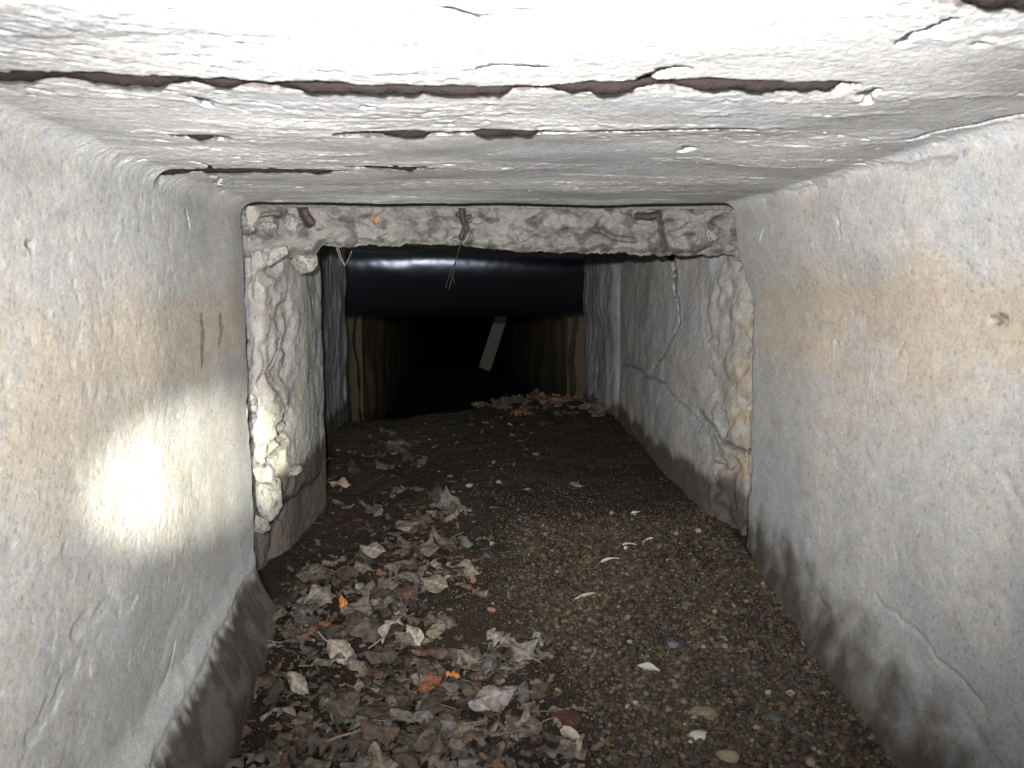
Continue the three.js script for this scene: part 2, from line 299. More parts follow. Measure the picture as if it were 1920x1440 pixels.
const innerR = new Lines([
  ...L([{ p: [[1232, 455], [1244, 470], [1256, 485], [1256, 510], [1258, 550]], w: .011, d: .034, c: 1.2 }, { p: [[1260, 560], [1262, 610], [1240, 660], [1225, 690]], w: .005, d: .006, c: .75 }, { p: [[1165, 680], [1200, 695], [1240, 720], [1290, 800]], w: .004, d: .004, c: .6 },
    { p: [[1285, 770], [1310, 830], [1330, 850]], w: .008, d: .008, c: .8 }], zyI(.463)).map((o, i) => rag(o, .010, 121 + i, 3)),
]);
function rightInner(x, y, z, s) {
  const face = sm(-1.60, -1.50, z + .05 * n3(y * 16, 1, 3)), m = fbm(x * 18, y * 18, z * 18, 3);
  let d = .0022 * m * (1 + 2.4 * face) + .0016 * n3(x * 200, y * 200, z * 200) + .004 * fbm(y * 6, z * 5, 1, 2);
  d -= .008 * face * sm(.15, .45, n3(x * 34, y * 24 + 4, z * 24)) + .003 * face * Math.abs(n3(y * 40, x * 60, z * 40));
  let c = mix3(OLD, OLDBLUE, .8 * sm(-.15, .4, fbm(y * 5, z * 4, 9, 3)));
  c = mix3(c, [.235, .225, .205], face * .8); c = mix3(c, OLDBROWN, .7 * sm(.1, .45, fbm(y * 9 + 4, z * 7, x * 8, 3))); c = mix3(c, [.21, .15, .09], .6 * sm(-.30, -.39, y) * sm(-1.75, -1.5, z) * sm(-.2, .2, fbm(y * 16, z * 16, 5, 2)));
  c = mix3(c, [.23, .165, .095], .6 * face * sm(.512, .528, x + .012 * n3(y * 30, 3, 1)) * sm(.0, -.1, y) * sm(-.42, -.34, y) * sm(-.2, .2, n3(y * 30, x * 90, 3) + .15));       // rust-brown wash down the joint
  c = mix3(c, [.19, .185, .185], .6 * sm(.16, .5, fbm(y * 7, z * 8 + 2, 4, 3)));
  const [g, k] = innerR.at(z, y); d -= g; if (k) c = mix3(c, DARK, k * .8);  // the shade inside these cracks is painted in as dark colour
  d -= .02 * sm(-.42, -.52, y) * face;
  c = mix3(c, [.062, .054, .046], damp2(z, y, lerp(-.385, -.355, clamp((-1.5 - z) / .7, 0, 1))));
  return [d, 0, c];
}
const wr = tag(mesh('concrete_wall', sweep([[.70, -1.50], [.56, -1.46], [.537, -1.423], [.518, -1.465], [.496, -1.56], [.474, -1.72], [.464, -1.9], [.461, -2.27], [.49, -2.295], [.70, -2.30]], .0042, -.80, .132, .0042, rightInner), concreteFine), 'broken grey concrete wall past the right joint, with a black vertical crack', 'wall');
const innerL = new Lines([
  ...L([{ p: [[566, 770], [560, 800], [566, 830], [554, 880]], w: .009, d: .012, c: .8 }, { p: [[560, 640], [552, 700], [566, 770]], w: .005, d: .005, c: .6 }], zyI(-.297)).map((o, i) => rag(o, .010, 131 + i, 3)),
]);
function leftInner(x, y, z, s) {
  const face = sm(-1.58, -1.48, z + .03 * n3(y * 16, 1, 3)), m = fbm(x * 22, y * 16, z * 20, 3);
  let d = .003 * m * (1 + 1.6 * face) + .0015 * n3(x * 200, y * 200, z * 200) + .004 * fbm(y * 5, z * 5, 1, 2);
  d -= face * (.010 * sm(.05, .3, n3(x * 24, y * 16 + 2, z * 18)) + .006 * Math.abs(n3(y * 40, x * 60, 2)));
  let c = mix3(OLD, OLDBLUE, sm(-.1, .25, fbm(y * 2.2, z * 12, x * 14, 3)));
  c = mix3(c, [.215, .205, .185], face * .8 * sm(-.2, .2, n3(y * 14, x * 40, 1) + .1)); c = mix3(c, OLDBROWN, .7 * sm(.05, .4, fbm(y * 4 + 4, z * 22, x * 22, 3)));
  c = mix3(c, [.19, .19, .195], .6 * sm(.12, .5, fbm(y * 3.5, z * 18 + 2, x * 14, 3)));
  c = mix3(c, [.36, .36, .22], .35 * sm(-.1, -.3, y) * sm(.0, .4, fbm(y * 12, x * 30, z * 30, 2)));        // faint green-yellow patches low down
  const [g, k] = innerL.at(z, y); d -= g; if (k) c = mix3(c, DARK, k * .8);  // crack shade put into the colour here too
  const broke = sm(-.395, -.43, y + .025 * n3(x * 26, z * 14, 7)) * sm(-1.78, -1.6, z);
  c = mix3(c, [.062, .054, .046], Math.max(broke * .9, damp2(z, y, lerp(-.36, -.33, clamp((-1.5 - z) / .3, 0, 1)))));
  return [d, -.075 * broke * sm(-1.62, -1.45, z), c, -.03 * broke];
}
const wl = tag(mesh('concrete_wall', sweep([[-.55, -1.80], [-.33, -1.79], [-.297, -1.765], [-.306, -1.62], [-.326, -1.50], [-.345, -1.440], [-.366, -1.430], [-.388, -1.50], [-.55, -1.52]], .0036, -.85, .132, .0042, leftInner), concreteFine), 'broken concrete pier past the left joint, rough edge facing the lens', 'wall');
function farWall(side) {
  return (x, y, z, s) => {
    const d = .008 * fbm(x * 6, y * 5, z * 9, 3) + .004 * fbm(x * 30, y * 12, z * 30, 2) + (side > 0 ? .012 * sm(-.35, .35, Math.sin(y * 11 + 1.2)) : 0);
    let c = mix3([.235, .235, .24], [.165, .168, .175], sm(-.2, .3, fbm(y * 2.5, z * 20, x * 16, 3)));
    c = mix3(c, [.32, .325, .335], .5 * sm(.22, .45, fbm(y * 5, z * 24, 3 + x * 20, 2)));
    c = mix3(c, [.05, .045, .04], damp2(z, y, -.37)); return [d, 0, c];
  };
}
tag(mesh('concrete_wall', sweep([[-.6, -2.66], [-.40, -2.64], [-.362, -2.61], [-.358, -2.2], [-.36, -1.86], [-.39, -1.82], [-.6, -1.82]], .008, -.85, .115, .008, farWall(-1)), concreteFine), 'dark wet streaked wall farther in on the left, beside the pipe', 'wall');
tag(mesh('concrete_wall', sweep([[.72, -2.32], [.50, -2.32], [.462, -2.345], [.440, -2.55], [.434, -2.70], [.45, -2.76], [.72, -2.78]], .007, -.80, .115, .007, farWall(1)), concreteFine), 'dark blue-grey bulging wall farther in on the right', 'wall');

// the broken beam across the joint
{
  const cracks = new Lines([{ p: onzList([[566, 388], [570, 402], [580, 418]], -1.445), w: .009, d: .026, c: .9 }, { p: onzList([[866, 388], [868, 405], [874, 425], [866, 445]], -1.445), w: .006, d: .016, c: .7 }, { p: onzList([[880, 405], [868, 412], [858, 400]], -1.445), w: .004, d: .010, c: .6 },
    { p: onzList([[1200, 404], [1220, 406], [1236, 402]], -1.445), w: .007, d: .020, c: .9 }, { p: onzList([[1236, 402], [1242, 440], [1250, 470]], -1.445), w: .005, d: .018, c: .6 }, { p: onzList([[516, 395], [518, 425]], -1.445), w: .004, d: .010, c: .5 }, { p: onzList([[1130, 430], [1150, 445], [1190, 450]], -1.445), w: .006, d: .010, c: .2 },
    { p: onzList([[470, 412], [490, 402], [520, 398]], -1.445), w: .005, d: .010, c: .3 }]);
  function onzList(p, z) { return p.map(([a, b]) => { const q = onZ(a, b, z); return [q.x, q.y]; }); }
  const x0 = -.44, x1 = .60, nu = 520, bottom = (x) => lerp(.0655, .0545, sm(-.02, .18, x)) + .005 * fbm(x * 22, 2, 3, 3) + .0025 * n3(x * 110, 1, 2) - .02 * sm(-.24, -.26, x) + .004 * sm(-.13, -.08, x) * sm(.05, -.05, x) - .004 * sm(.29, .34, x);
  const path = (x, v) => { // v 0..1 : top back -> top front -> down the face -> under -> up behind
    const b = bottom(x), top = .1325 + .0015 * n3(x * 9, 4, 4); if (v < .15) return [top, lerp(-1.60, -1.447, v / .15), 0];
    if (v < .65) { const t = (v - .15) / .5; return [lerp(top, b, t), -1.446 - .006 * t - .01 * sm(.86, 1, t) , 1]; }
    if (v < .85) { const t = (v - .65) / .2; return [b - .002 + .03 * t, lerp(-1.462, -1.56, t), 2]; }
    const t = (v - .85) / .15; return [b + .028 + .09 * t, -1.565, 2];
  };
  const g = sheet(nu, 90, (i, j) => {
    const x = lerp(x0, x1, i / nu), v = j / 90, [y, z, f] = path(x, v), edge = sm(.20, .45, v) * sm(.66, .55, v);
    let d = .008 * fbm(x * 24, y * 34, 2, 4) + .0026 * n3(x * 150, y * 150, 1); d -= .006 * sm(.1, .3, n3(x * 30, y * 50, 8)); d += .002 * Math.abs(n3(x * 60, y * 90, 3)); d += .010 * edge * sm(-.16, -.26, x) + .006 * edge * sm(.26, .32, x);
    let c = mix3([.165, .158, .148], [.115, .11, .105], sm(-.1, .3, fbm(x * 18, y * 30, 4, 3))); c = mix3(c, [.17, .16, .15], .6 * sm(.1, .4, fbm(x * 60, y * 60, 2, 2))); c = mix3(c, [.05, .048, .047], .75 * sm(.14, .4, fbm(x * 34, y * 40, 9, 2)));
    const o = Math.hypot(x + .145, (y - .112) * 1.4); c = mix3(c, [.36, .22, .08], .6 * sm(.014, .004, o + .006 * n3(x * 200, y * 200, 1)));
    if (f === 2) c = mix3(c, [.19, .185, .18], .6);
    const [k, dirtShade] = f === 1 ? cracks.at(x, y) : [0, 0]; if (dirtShade) c = mix3(c, [.045, .032, .027], dirtShade * .9);
    return [x, y, z + (f === 1 ? d - k : 0), ...c, x, v * .25];
  });
  tag(mesh('concrete_beam', g, concreteFine), 'ragged grey concrete beam across the top of the joint, above the dark opening', 'beam');
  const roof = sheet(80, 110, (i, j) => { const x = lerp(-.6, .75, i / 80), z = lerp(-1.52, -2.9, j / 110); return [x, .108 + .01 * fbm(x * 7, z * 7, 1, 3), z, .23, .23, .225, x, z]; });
  const r = mesh('ceiling', roof, concreteFine); r.userData.kind = 'structure';
}
// loose lumps of broken concrete on the left pier and the right joint: parts of those walls
function lump(rx, ry, rz, seed, amp = .22, colour = [.22, .215, .19]) {
  const g = new THREE.IcosahedronGeometry(1, 14), p = g.attributes.position, C = new Float32Array(p.count * 3), U = new Float32Array(p.count * 2), r = RND(seed), cuts = [];
  for (let i = 0; i < 16; i++) cuts.push([new THREE.Vector3(r() - .5, r() - .5, r() - .5).normalize(), .55 + .25 * r()]);
  const v = new THREE.Vector3();
  for (let i = 0; i < p.count; i++) {
    v.fromBufferAttribute(p, i); const n = v.clone();
    for (const [q, h] of cuts) { const o = v.dot(q); if (o > h) v.addScaledVector(q, (h - o) * .97); }
    v.addScaledVector(n, amp * .3 * fbm(n.x * 2 + seed, n.y * 2, n.z * 2, 2) + amp * .06 * n3(n.x * 11, n.y * 11 + seed, n.z * 11));
    v.set(v.x * rx, v.y * ry, v.z * rz); p.setXYZ(i, v.x, v.y, v.z);
    const c = mix3(colour, [colour[0] * .5, colour[1] * .5, colour[2] * .52], sm(.05, .4, fbm(n.x * 3, n.y * 3 + seed, n.z * 3, 3))); C.set(c, i * 3); U.set([n.x * rx + n.z * rz, n.y * ry], i * 2);
  }
  g.setAttribute('color', new THREE.BufferAttribute(C, 3)); g.setAttribute('uv', new THREE.BufferAttribute(U, 2)); g.computeVertexNormals(); return smoothed(g);
}
function smoothed(g) { // weld the icosahedron's normals by position
  const p = g.attributes.position, n = g.attributes.normal, m = new Map();
  for (let i = 0; i < p.count; i++) { const k = [p.getX(i), p.getY(i), p.getZ(i)].map((x) => Math.round(x * 2e5)).join(); const a = m.get(k) ?? m.set(k, [0, 0, 0]).get(k); a[0] += n.getX(i); a[1] += n.getY(i); a[2] += n.getZ(i); }
  for (let i = 0; i < p.count; i++) { const a = m.get([p.getX(i), p.getY(i), p.getZ(i)].map((x) => Math.round(x * 2e5)).join()), l = Math.hypot(...a) || 1; n.setXYZ(i, a[0] / l, a[1] / l, a[2] / l); }
  return g;
}
function lumpAt(parent, px, py, z, rx, ry, rz, seed, turn = [0, 0, 0], colour) { const o = mesh('concrete_lump', lump(rx, ry, rz, seed, .22, colour), concreteFine, parent), q = onZ(px, py, z); o.position.copy(q); o.rotation.set(...turn); return o; }
lumpAt(wl, 510, 930, -1.451, 0.0288, 0.0512, 0.0320, 3, [0, .2, .1]);
lumpAt(wl, 552, 884, -1.506, 0.0160, 0.0128, 0.0176, 5, [0, 0, .4]);
lumpAt(wl, 490, 985, -1.446, 0.0192, 0.0240, 0.0208, 6, [.2, 0, .5], [0.198, 0.191, 0.178]);
lumpAt(wl, 570, 490, -1.486, 0.0256, 0.0272, 0.0224, 7, [0, 0, .2], [0.238, 0.231, 0.211]);
lumpAt(wl, 512, 478, -1.446, 0.0272, 0.0240, 0.0176, 8, [0, 0, .6], [0.231, 0.224, 0.211]);
lumpAt(wl, 500, 425, -1.442, 0.0208, 0.0128, 0.0160, 9, [0, 0, 0], [0.218, 0.204, 0.184]);
lumpAt(wl, 545, 415, -1.446, 0.0144, 0.0208, 0.0160, 10, [0, 0, .3], [0.231, 0.218, 0.204]);
lumpAt(wr, 1330, 440, -1.446, 0.0176, 0.0112, 0.0128, 13, [0, 0, -.6], [0.238, 0.231, 0.211]);
lumpAt(wr, 1390, 470, -1.438, 0.0128, 0.0288, 0.0144, 14, [0, 0, -.3], [0.218, 0.204, 0.190]);
lumpAt(wr, 1385, 880, -1.476, 0.0160, 0.0208, 0.0176, 16, [0, 0, .2], [0.218, 0.197, 0.170]);
lumpAt(wr, 1352, 862, -1.506, 0.0160, 0.0112, 0.0160, 17, [0, 0, -.4], [0.238, 0.211, 0.185]);

// ---------------------------------------------------------------- silt floor
const KL = [[-9, -.85], [-3.3, -.78], [-2.85, -.60], [-2.6, -.425], [-2.35, -.425], [-1.9, -.47], [-1.55, -.535], [-1.3, -.62], [-1.1, -.672], [-.8, -.70], [0, -.70], [2, -.70]];
const KR = [[-9, -.85], [-3.4, -.78], [-2.95, -.60], [-2.6, -.40], [-2.4, -.395], [-2.1, -.405], [-1.8, -.425], [-1.5, -.468], [-1.25, -.51], [-1.07, -.54], [-.9, -.56], [-.5, -.58], [0, -.60], [2, -.68]];
const along = (K, z) => { let i = 1; while (i < K.length - 1 && K[i][0] < z) i++; const [a, p] = K[i - 1], [b, q] = K[i]; return lerp(p, q, clamp((z - a) / (b - a), 0, 1)); };
const smoothAlong = (K, z) => (along(K, z - .12) + along(K, z - .06) + along(K, z) + along(K, z + .06) + along(K, z + .12)) / 5;
function floorY(x, z) {
  const t = sm(-.26, .10, x + .05 * n3(z * 3, 1, 1)); let y = lerp(smoothAlong(KL, z), smoothAlong(KR, z), t);
  y += .035 * Math.exp(-(((x + .13) / .11) ** 2) - (((z + 1.18) / .24) ** 2));                    // leaf heap's bed
  y += .030 * Math.exp(-(((x - .24) / .16) ** 2) - (((z + 2.50) / .14) ** 2)) - .03 * Math.exp(-(((x - .02) / .08) ** 2) - (((z + 2.62) / .12) ** 2));
  y += .02 * sm(.40, .50, x) * sm(-2.2, -1.6, z) * 0;
  return y + .012 * fbm(x * 5, z * 5, 3, 3);
}
const gravelMask = (x, z) => clamp(sm(-.02, .16, x + .08 * fbm(z * 5, x * 5, 2, 2) - .10 * sm(-1.3, -.9, z)) * sm(-1.75, -1.25, z + .15 * n3(x * 6, z * 6, 4)) * 1.1 * lerp(.6, 1, sm(-.28, .02, fbm(x * 8 + 2, z * 5, 11, 3))), 0, 1);
{
  const zz = []; { let z = -9; while (z < -2.75) { zz.push(z); z += .06; } while (z < -.4) { zz.push(z); z += z < -1.7 ? .006 : .0042; } while (z < .9) { zz.push(z); z += .05; } zz.push(.9); }
  const nu = 235;
  const g = sheet(nu, zz.length - 1, (i, j) => {
    const x = lerp(-.46, .62, i / nu), z = zz[j], m = gravelMask(x, z);
    const y = floorY(x, z) + .0022 * n3(x * 130, z * 130, 2) * (.6 + m) + .004 * fbm(x * 32, z * 32, 7, 2);
    let c = mix3([.066, .054, .043], [.082, .067, .052], m); c = mix3(c, [.040, .041, .034], sm(-.1, .3, fbm(x * 6, z * 6, 1, 3)) * .8);
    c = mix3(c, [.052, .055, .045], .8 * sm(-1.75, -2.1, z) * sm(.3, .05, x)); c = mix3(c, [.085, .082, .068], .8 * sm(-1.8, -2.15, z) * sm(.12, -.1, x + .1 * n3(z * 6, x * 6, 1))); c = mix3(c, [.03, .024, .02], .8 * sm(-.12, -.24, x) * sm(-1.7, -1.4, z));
    return [x, y, z, c[0] * .6, c[1] * .575, c[2] * .55, x, z];
  });
  const o = mesh('ground', g, soil); o.userData.kind = 'structure';
}
{ const o = mesh('ground', sheet(40, 60, (i, j) => { const x = lerp(-1.6, 1.8, i / 40), z = lerp(-2.3, -22.5, j / 60); return [x, -.86 + .02 * n3(x * 4, z * 4, 1), z, .055, .047, .038, x, z]; }, true), soil); o.userData.kind = 'structure'; }
// stones: angular low-poly pebbles
function stone(seed, flat = .65, detail = 1) {
  const g = new THREE.IcosahedronGeometry(1, detail), p = g.attributes.position, v = new THREE.Vector3(), r = RND(seed), ax = [.8 + .5 * r(), flat * (.8 + .4 * r()), .7 + .4 * r()];
  for (let i = 0; i < p.count; i++) { v.fromBufferAttribute(p, i); const k = 1 + .45 * fbm(v.x * 1.1 + seed * 3, v.y * 1.1, v.z * 1.1, 2); p.setXYZ(i, v.x * k * ax[0], v.y * k * ax[1], v.z * k * ax[2]); }
  g.deleteAttribute('uv'); g.computeVertexNormals(); return g;
}
{
  const m = new THREE.MeshPhysicalMaterial({ name: 'gravel_stone', color: 0xffffff, roughness: .8, specularIntensity: .35 }), r = RND(77), N = [22000, 22000, 18000], M = new THREE.Matrix4(), q = new THREE.Quaternion(), e = new THREE.Euler(), col = new THREE.Color();
  const palette = [[.18, .125, .072], [.12, .085, .050], [.088, .066, .046], [.055, .048, .042], [.24, .19, .125], [.12, .11, .10], [.15, .075, .045], [.045, .04, .037], [.10, .078, .052], [.30, .255, .20]];
  const weights = [.13, .2, .2, .16, .04, .08, .035, .1, .17, .012];
  for (let v = 0; v < 3; v++) {
    const im = new THREE.InstancedMesh(stone(200 + v, .7, v ? 0 : 1), m, N[v]); im.name = numbered('gravel'); im.userData.kind = 'stuff'; im.castShadow = im.receiveShadow = true;
    for (let i = 0; i < N[v];) {
      const x = lerp(-.34, .52, r()), z = lerp(-2.4, -.55, Math.pow(r(), .8)), mk = gravelMask(x, z); if (r() > .03 + .07 * sm(-1.9, -1.4, z) + .9 * mk) continue;
      const s = Math.min(.0062, .0009 + .0013 * r() + .0034 * Math.pow(r(), 6) * (.3 + mk)) * (mk > .4 ? 1 : .8);
      M.compose(new THREE.Vector3(x, floorY(x, z) + .002 * r() + s * .25, z), q.setFromEuler(e.set(r() * .8 - .4, r() * 6.3, r() * .8 - .4)), new THREE.Vector3(s, s, s)); im.setMatrixAt(i, M);
      let w = r(), k = 0; while (k < 9 && w > weights[k]) w -= weights[k++];
      const f = (.15 + .27 * r() + .25 * r() * r() * r()); im.setColorAt(i, col.setRGB(palette[k][0] * f, palette[k][1] * f, palette[k][2] * f)); i++;
    }
    tag(im, 'fine brown gravel spread over the right half of the culvert floor', 'gravel'); scene.add(im);
  }
}
// where a sight line meets the floor
function onFloor(px, py) { const d = ray(px, py); let t = .5; while (t < 4) { const p = d.clone().multiplyScalar(t); if (p.y < floorY(p.x, p.z)) return p; t += .004; } return d.multiplyScalar(3); }
const plain = (r, g, b, rough = .85) => new THREE.MeshPhysicalMaterial({ specularIntensity: .35, color: new THREE.Color().setRGB(r, g, b), roughness: rough, bumpMap: rustBump, bumpScale: .0012 });
const withUv = (g) => { const p = g.attributes.position, U = new Float32Array(p.count * 2); for (let i = 0; i < p.count; i++) U.set([p.getX(i) * .04 + p.getZ(i) * .02, p.getY(i) * .04 + p.getZ(i) * .03], i * 2); g.setAttribute('uv', new THREE.BufferAttribute(U, 2)); return g; };
const pebbles = [ // px, py, radius, flat, colour, label
  [1318, 1342, .018, .45, [.21, .165, .115], 'largest tan flat stone on the gravel, right foreground'],
  [1292, 1362, .010, .4, [.46, .43, .38], 'cream angular stone touching the big tan stone'],
  [1310, 1388, .012, .5, [.52, .51, .49], 'white chipped stone in front of the big tan stone'],
  [1060, 1352, .019, .5, [.075, .027, .019], 'dark red rounded brick lump lying near the leaf heap edge'],
  [1262, 1212, .009, .6, [.16, .165, .19], 'blue-grey pebble, lower of two in the gravel middle'],
  [1290, 1138, .009, .6, [.145, .15, .17], 'blue-grey pebble, upper of two in the gravel middle'],
  [1181, 1206, .005, .8, [.5, .46, .40], 'small whitish pebble left of the lower blue-grey pebble'],
  [1309, 998, .007, .7, [.44, .41, .37], 'white pebble close to the base of the right wall'],
  [1190, 968, .006, .6, [.40, .38, .35], 'pale flat pebble far back on the right of the floor'],
  [1147, 963, .006, .5, [.36, .33, .29], 'pale pebble left of the far white shard'],
  [1253, 1053, .005, .8, [.42, .38, .32], 'single pale round pebble mid gravel, right of the white slivers'],
  [1268, 1004, .005, .7, [.34, .31, .28], 'small pale pebble left of the white pebble by the right wall'],
  [1480, 1305, .008, .6, [.36, .27, .19], 'tan pebble at the right edge of the gravel bar'],
  [1440, 1302, .006, .6, [.42, .37, .30], 'cream pebble near the right edge of the gravel'],
  [1358, 1216, .007, .6, [.33, .24, .15], 'orange tan pebble right of the blue-grey pebbles'],
  [1322, 1216, .006, .7, [.36, .28, .19], 'ochre pebble between blue-grey pebbles and right wall'],
  [1355, 1202, .010, .4, [.27, .235, .185], 'flat beige pebble among the gravel, right of middle'],
  [1485, 1262, .007, .7, [.13, .135, .15], 'slate grey pebble at the foot of the right wall'],
  [1190, 1322, .006, .7, [.42, .39, .34], 'pale pebble left of the big tan stone'],
  [1177, 1330, .005, .6, [.40, .38, .35], 'small white pebble left of the big tan stone'],
  [1365, 1425, .014, .5, [.26, .20, .15], 'brown stone at the bottom edge of the photo, right of middle'],
  [1520, 1432, .008, .6, [.30, .24, .17], 'tan pebble in the bottom right foreground'],
  [1450, 1350, .010, .5, [.10, .10, .10], 'dark grey flat stone near the right edge of the gravel'],
  [1180, 1096, .016, .3, [.052, .048, .040], 'dark flat stone half sunk mid floor'],
  [1460, 1205, .016, .4, [.055, .052, .048], 'dark grey stone against the base of the right wall'],
  [922, 1022, .005, .8, [.40, .37, .33], 'lone pale pebble on the bare silt mid floor'],
  [880, 912, .007, .5, [.34, .31, .28], 'pale chip far back on the silt, left of middle'],
  [935, 905, .008, .4, [.30, .28, .25], 'pale chip far back on the silt, at the middle'],
  [990, 918, .006, .5, [.30, .28, .26], 'small grey chip far back, right of the middle chip'],
  [1078, 910, .014, .35, [.20, .20, .20], 'grey crumpled flake far back on the floor, right of middle'],
];
pebbles.forEach(([px, py, s, flat, c, label], i) => {
  const o = mesh(i === 3 ? 'brick_lump' : 'pebble', withUv(stone(300 + i, flat, 3)), plain(...c.map((k) => k * .52))), p = onFloor(px, py); o.scale.setScalar(s * .92); o.position.set(p.x, floorY(p.x, p.z) + s * flat * .35, p.z); o.rotation.y = i * 1.7; tag(o, label, i === 3 ? 'brick' : 'pebble');
});
// curled white slivers of bark or shell
function sliver(len, wid, curl, seed) {
  return sheet(14, 6, (i, j) => { const t = i / 14 - .5, w = (j / 6 - .5) * wid * (1 - 3.2 * t * t * .9), x = t * len; return [x, curl * len * 4 * (.25 - t * t) * .14 + .35 * w * Math.sin(t * 5 + seed) + .0012 * Math.cos(j / 6 * 6.28), w + curl * len * t * t * 1.4, 1, 1, 1, x, w]; });
}
[[1140, 1058, .040, .007, .35, .3, [.42, .38, .34], 'long curled pale sliver, lowest of the far slivers'], [1180, 1027, .026, .007, .3, -.2, [.40, .36, .32], 'short curled pale sliver, upper left of the far slivers'], [1213, 1020, .026, .006, .25, .5, [.40, .36, .32], 'short curled pale sliver, upper right of the far slivers'],
  [1173, 1036, .012, .007, .2, 1, [.44, .42, .39], 'stubby white scrap between the far curled slivers'], [1092, 1128, .045, .006, .15, .35, [.33, .25, .18], 'thin tan sliver lying on bare silt, right of the leaf heap'], [1216, 1262, .032, .012, .2, -.5, [.33, .30, .25], 'pale pointed leaf scrap on the gravel in the middle'],
  [1191, 968, .018, .007, .1, .2, [.42, .40, .37], 'white shard far back near the right wall'], [1073, 1395, .044, .020, .2, -1.2, [.30, .27, .22], 'pale upright leaf scrap in front of the red brick lump'], [835, 1095, .03, .014, .35, .8, [.22, .19, .16], 'pale curled leaf scrap on the upper edge of the leaf heap']].forEach(([px, py, len, w, curl, yaw, c, label], i) => {
  const m = plain(...c.map((k) => k * .58)); m.side = THREE.DoubleSide; const o = mesh('curled_sliver', sliver(len, w, curl, i), m), p = onFloor(px, py); o.position.set(p.x, floorY(p.x, p.z) + .006, p.z); o.rotation.set(.25, yaw, .1); tag(o, label, i === 5 || i > 6 ? 'leaf scrap' : 'sliver');
});

// ---------------------------------------------------------------- dead leaves
function leafGeo(kind, seed) {
  const r = RND(seed), nt = 22, nw = 10, ph = r() * 6, curl = .3 + .8 * r(), fold = .08 + .35 * r(), wave = .04 + .07 * r(), asym = .85 + .3 * r(), twist = (r() - .5) * 1.4, lob = 3.3 + Math.floor(r() * 2);
  return sheet(nw, nt, (i, j) => {
    const t = j / nt, w = i / nw * 2 - 1; let W;
    if (kind === 0) W = .30 * Math.pow(Math.sin(Math.PI * Math.pow(t, .75)), .7) * (.66 + .34 * Math.cos(2 * Math.PI * t * lob + 2.6));       // oak: round lobes
    else if (kind === 1) W = .27 * Math.pow(Math.sin(Math.PI * Math.pow(t, .9)), .9) * (1 + .05 * Math.cos(t * 60));                          // plain oval
    else if (kind === 2) W = .44 * Math.pow(Math.sin(Math.PI * Math.pow(t, .62)), .8) * (.56 + .44 * Math.abs(Math.cos(Math.PI * t * 2.4 + .4)));  // maple-like points
    else W = .34 * Math.pow(Math.sin(Math.PI * (.12 + .8 * t)), 1) * (.8 + .25 * Math.sin(t * 19 + ph)) * (w > 0 ? 1 : .45 + .5 * r() * 0 + .2 * Math.sin(t * 9));  // torn piece
    W = Math.max(W, .012) * (w > 0 ? asym : 1);
    const x = w * W, z = (t - .5) + (kind === 2 ? .18 * Math.abs(w) * Math.cos(Math.PI * t * 2.4) * W * 2 : kind === 0 ? .10 * Math.abs(w) * W : 0);
    const a = curl * (t - .5), yb = (Math.cos(a * 1.6) - 1) * .35, fl = -fold * Math.abs(x) * (1 - .3 * t) + .9 * x * x * (seed % 2 ? 1 : -1), tw = twist * (t - .5);
    const y = yb + fl + wave * Math.sin(t * 11 + w * 2.5 + ph) * Math.abs(w) + .018 * n3(x * 14 + seed, t * 14, 1) - .008 * Math.abs(Math.sin(t * 26 - Math.abs(w) * 5)) * Math.abs(w);
    const vein = Math.abs(w) < .12 ? 1.35 : 1 + .14 * sm(.75, 1, Math.sin(t * 26 - Math.abs(w) * 5)), sp = .78 + .6 * fbm(x * 9 + seed, z * 9, 4, 3) - .2 * sm(.1, .4, n3(x * 22, z * 22, seed));
    return [x * Math.cos(tw) - y * Math.sin(tw), x * Math.sin(tw) + y * Math.cos(tw), z * (.8 + .2 * Math.cos(a)), vein * sp, vein * sp, vein * sp, x, z];
  });
}
function stalk(seed) { const c = new THREE.CatmullRomCurve3([new THREE.Vector3(0, -.03, -.46), new THREE.Vector3(.01, 0, -.62), new THREE.Vector3(.05, .03, -.8)]); const g = new THREE.TubeGeometry(c, 6, .012, 5); const C = new Float32Array(g.attributes.position.count * 3).fill(1); g.setAttribute('color', new THREE.BufferAttribute(C, 3)); return g; }
const leafGeos = []; for (let k = 0; k < 4; k++) for (let s = 0; s < 5; s++) { const g = leafGeo(k, 400 + k * 10 + s); leafGeos.push(k < 3 && s % 2 ? mergeGeometries([g, stalk(s)]) : g); }
const leafMat = (r, g, b) => { const m = new THREE.MeshPhysicalMaterial({ color: new THREE.Color().setRGB(r, g, b), vertexColors: true, roughness: .85, specularIntensity: .25, side: THREE.DoubleSide }); return m; };
const leafMats = [[.082, .067, .054], [.058, .047, .038], [.10, .084, .067], [.050, .039, .030], [.072, .062, .053], [.050, .035, .025], [.060, .039, .028], [.036, .029, .023], [.105, .088, .066], [.070, .066, .061], [.030, .024, .019]].map((c) => leafMat(...c));
const orange = leafMat(.24, .10, .028), amber = leafMat(.10, .055, .022), rustyLeaf = leafMat(.085, .037, .02);
const protos = leafGeos.map((g) => { const o = new THREE.Mesh(g, leafMats[0]); o.castShadow = o.receiveShadow = true; return o; });
const HUES = ['tan-brown', 'brown', 'pale tan', 'dark brown', 'grey-brown', 'dark brown', 'reddish brown', 'blackish', 'pale straw', 'grey', 'near-black'], SHAPES = ['lobed', 'oval', 'pointed', 'torn'];
const looks = (mat, k) => (mat === amber ? 'amber' : mat === rustyLeaf ? 'rusty red' : HUES[leafMats.indexOf(mat)] ?? 'brown') + ' ' + SHAPES[Math.floor(k / 5)];
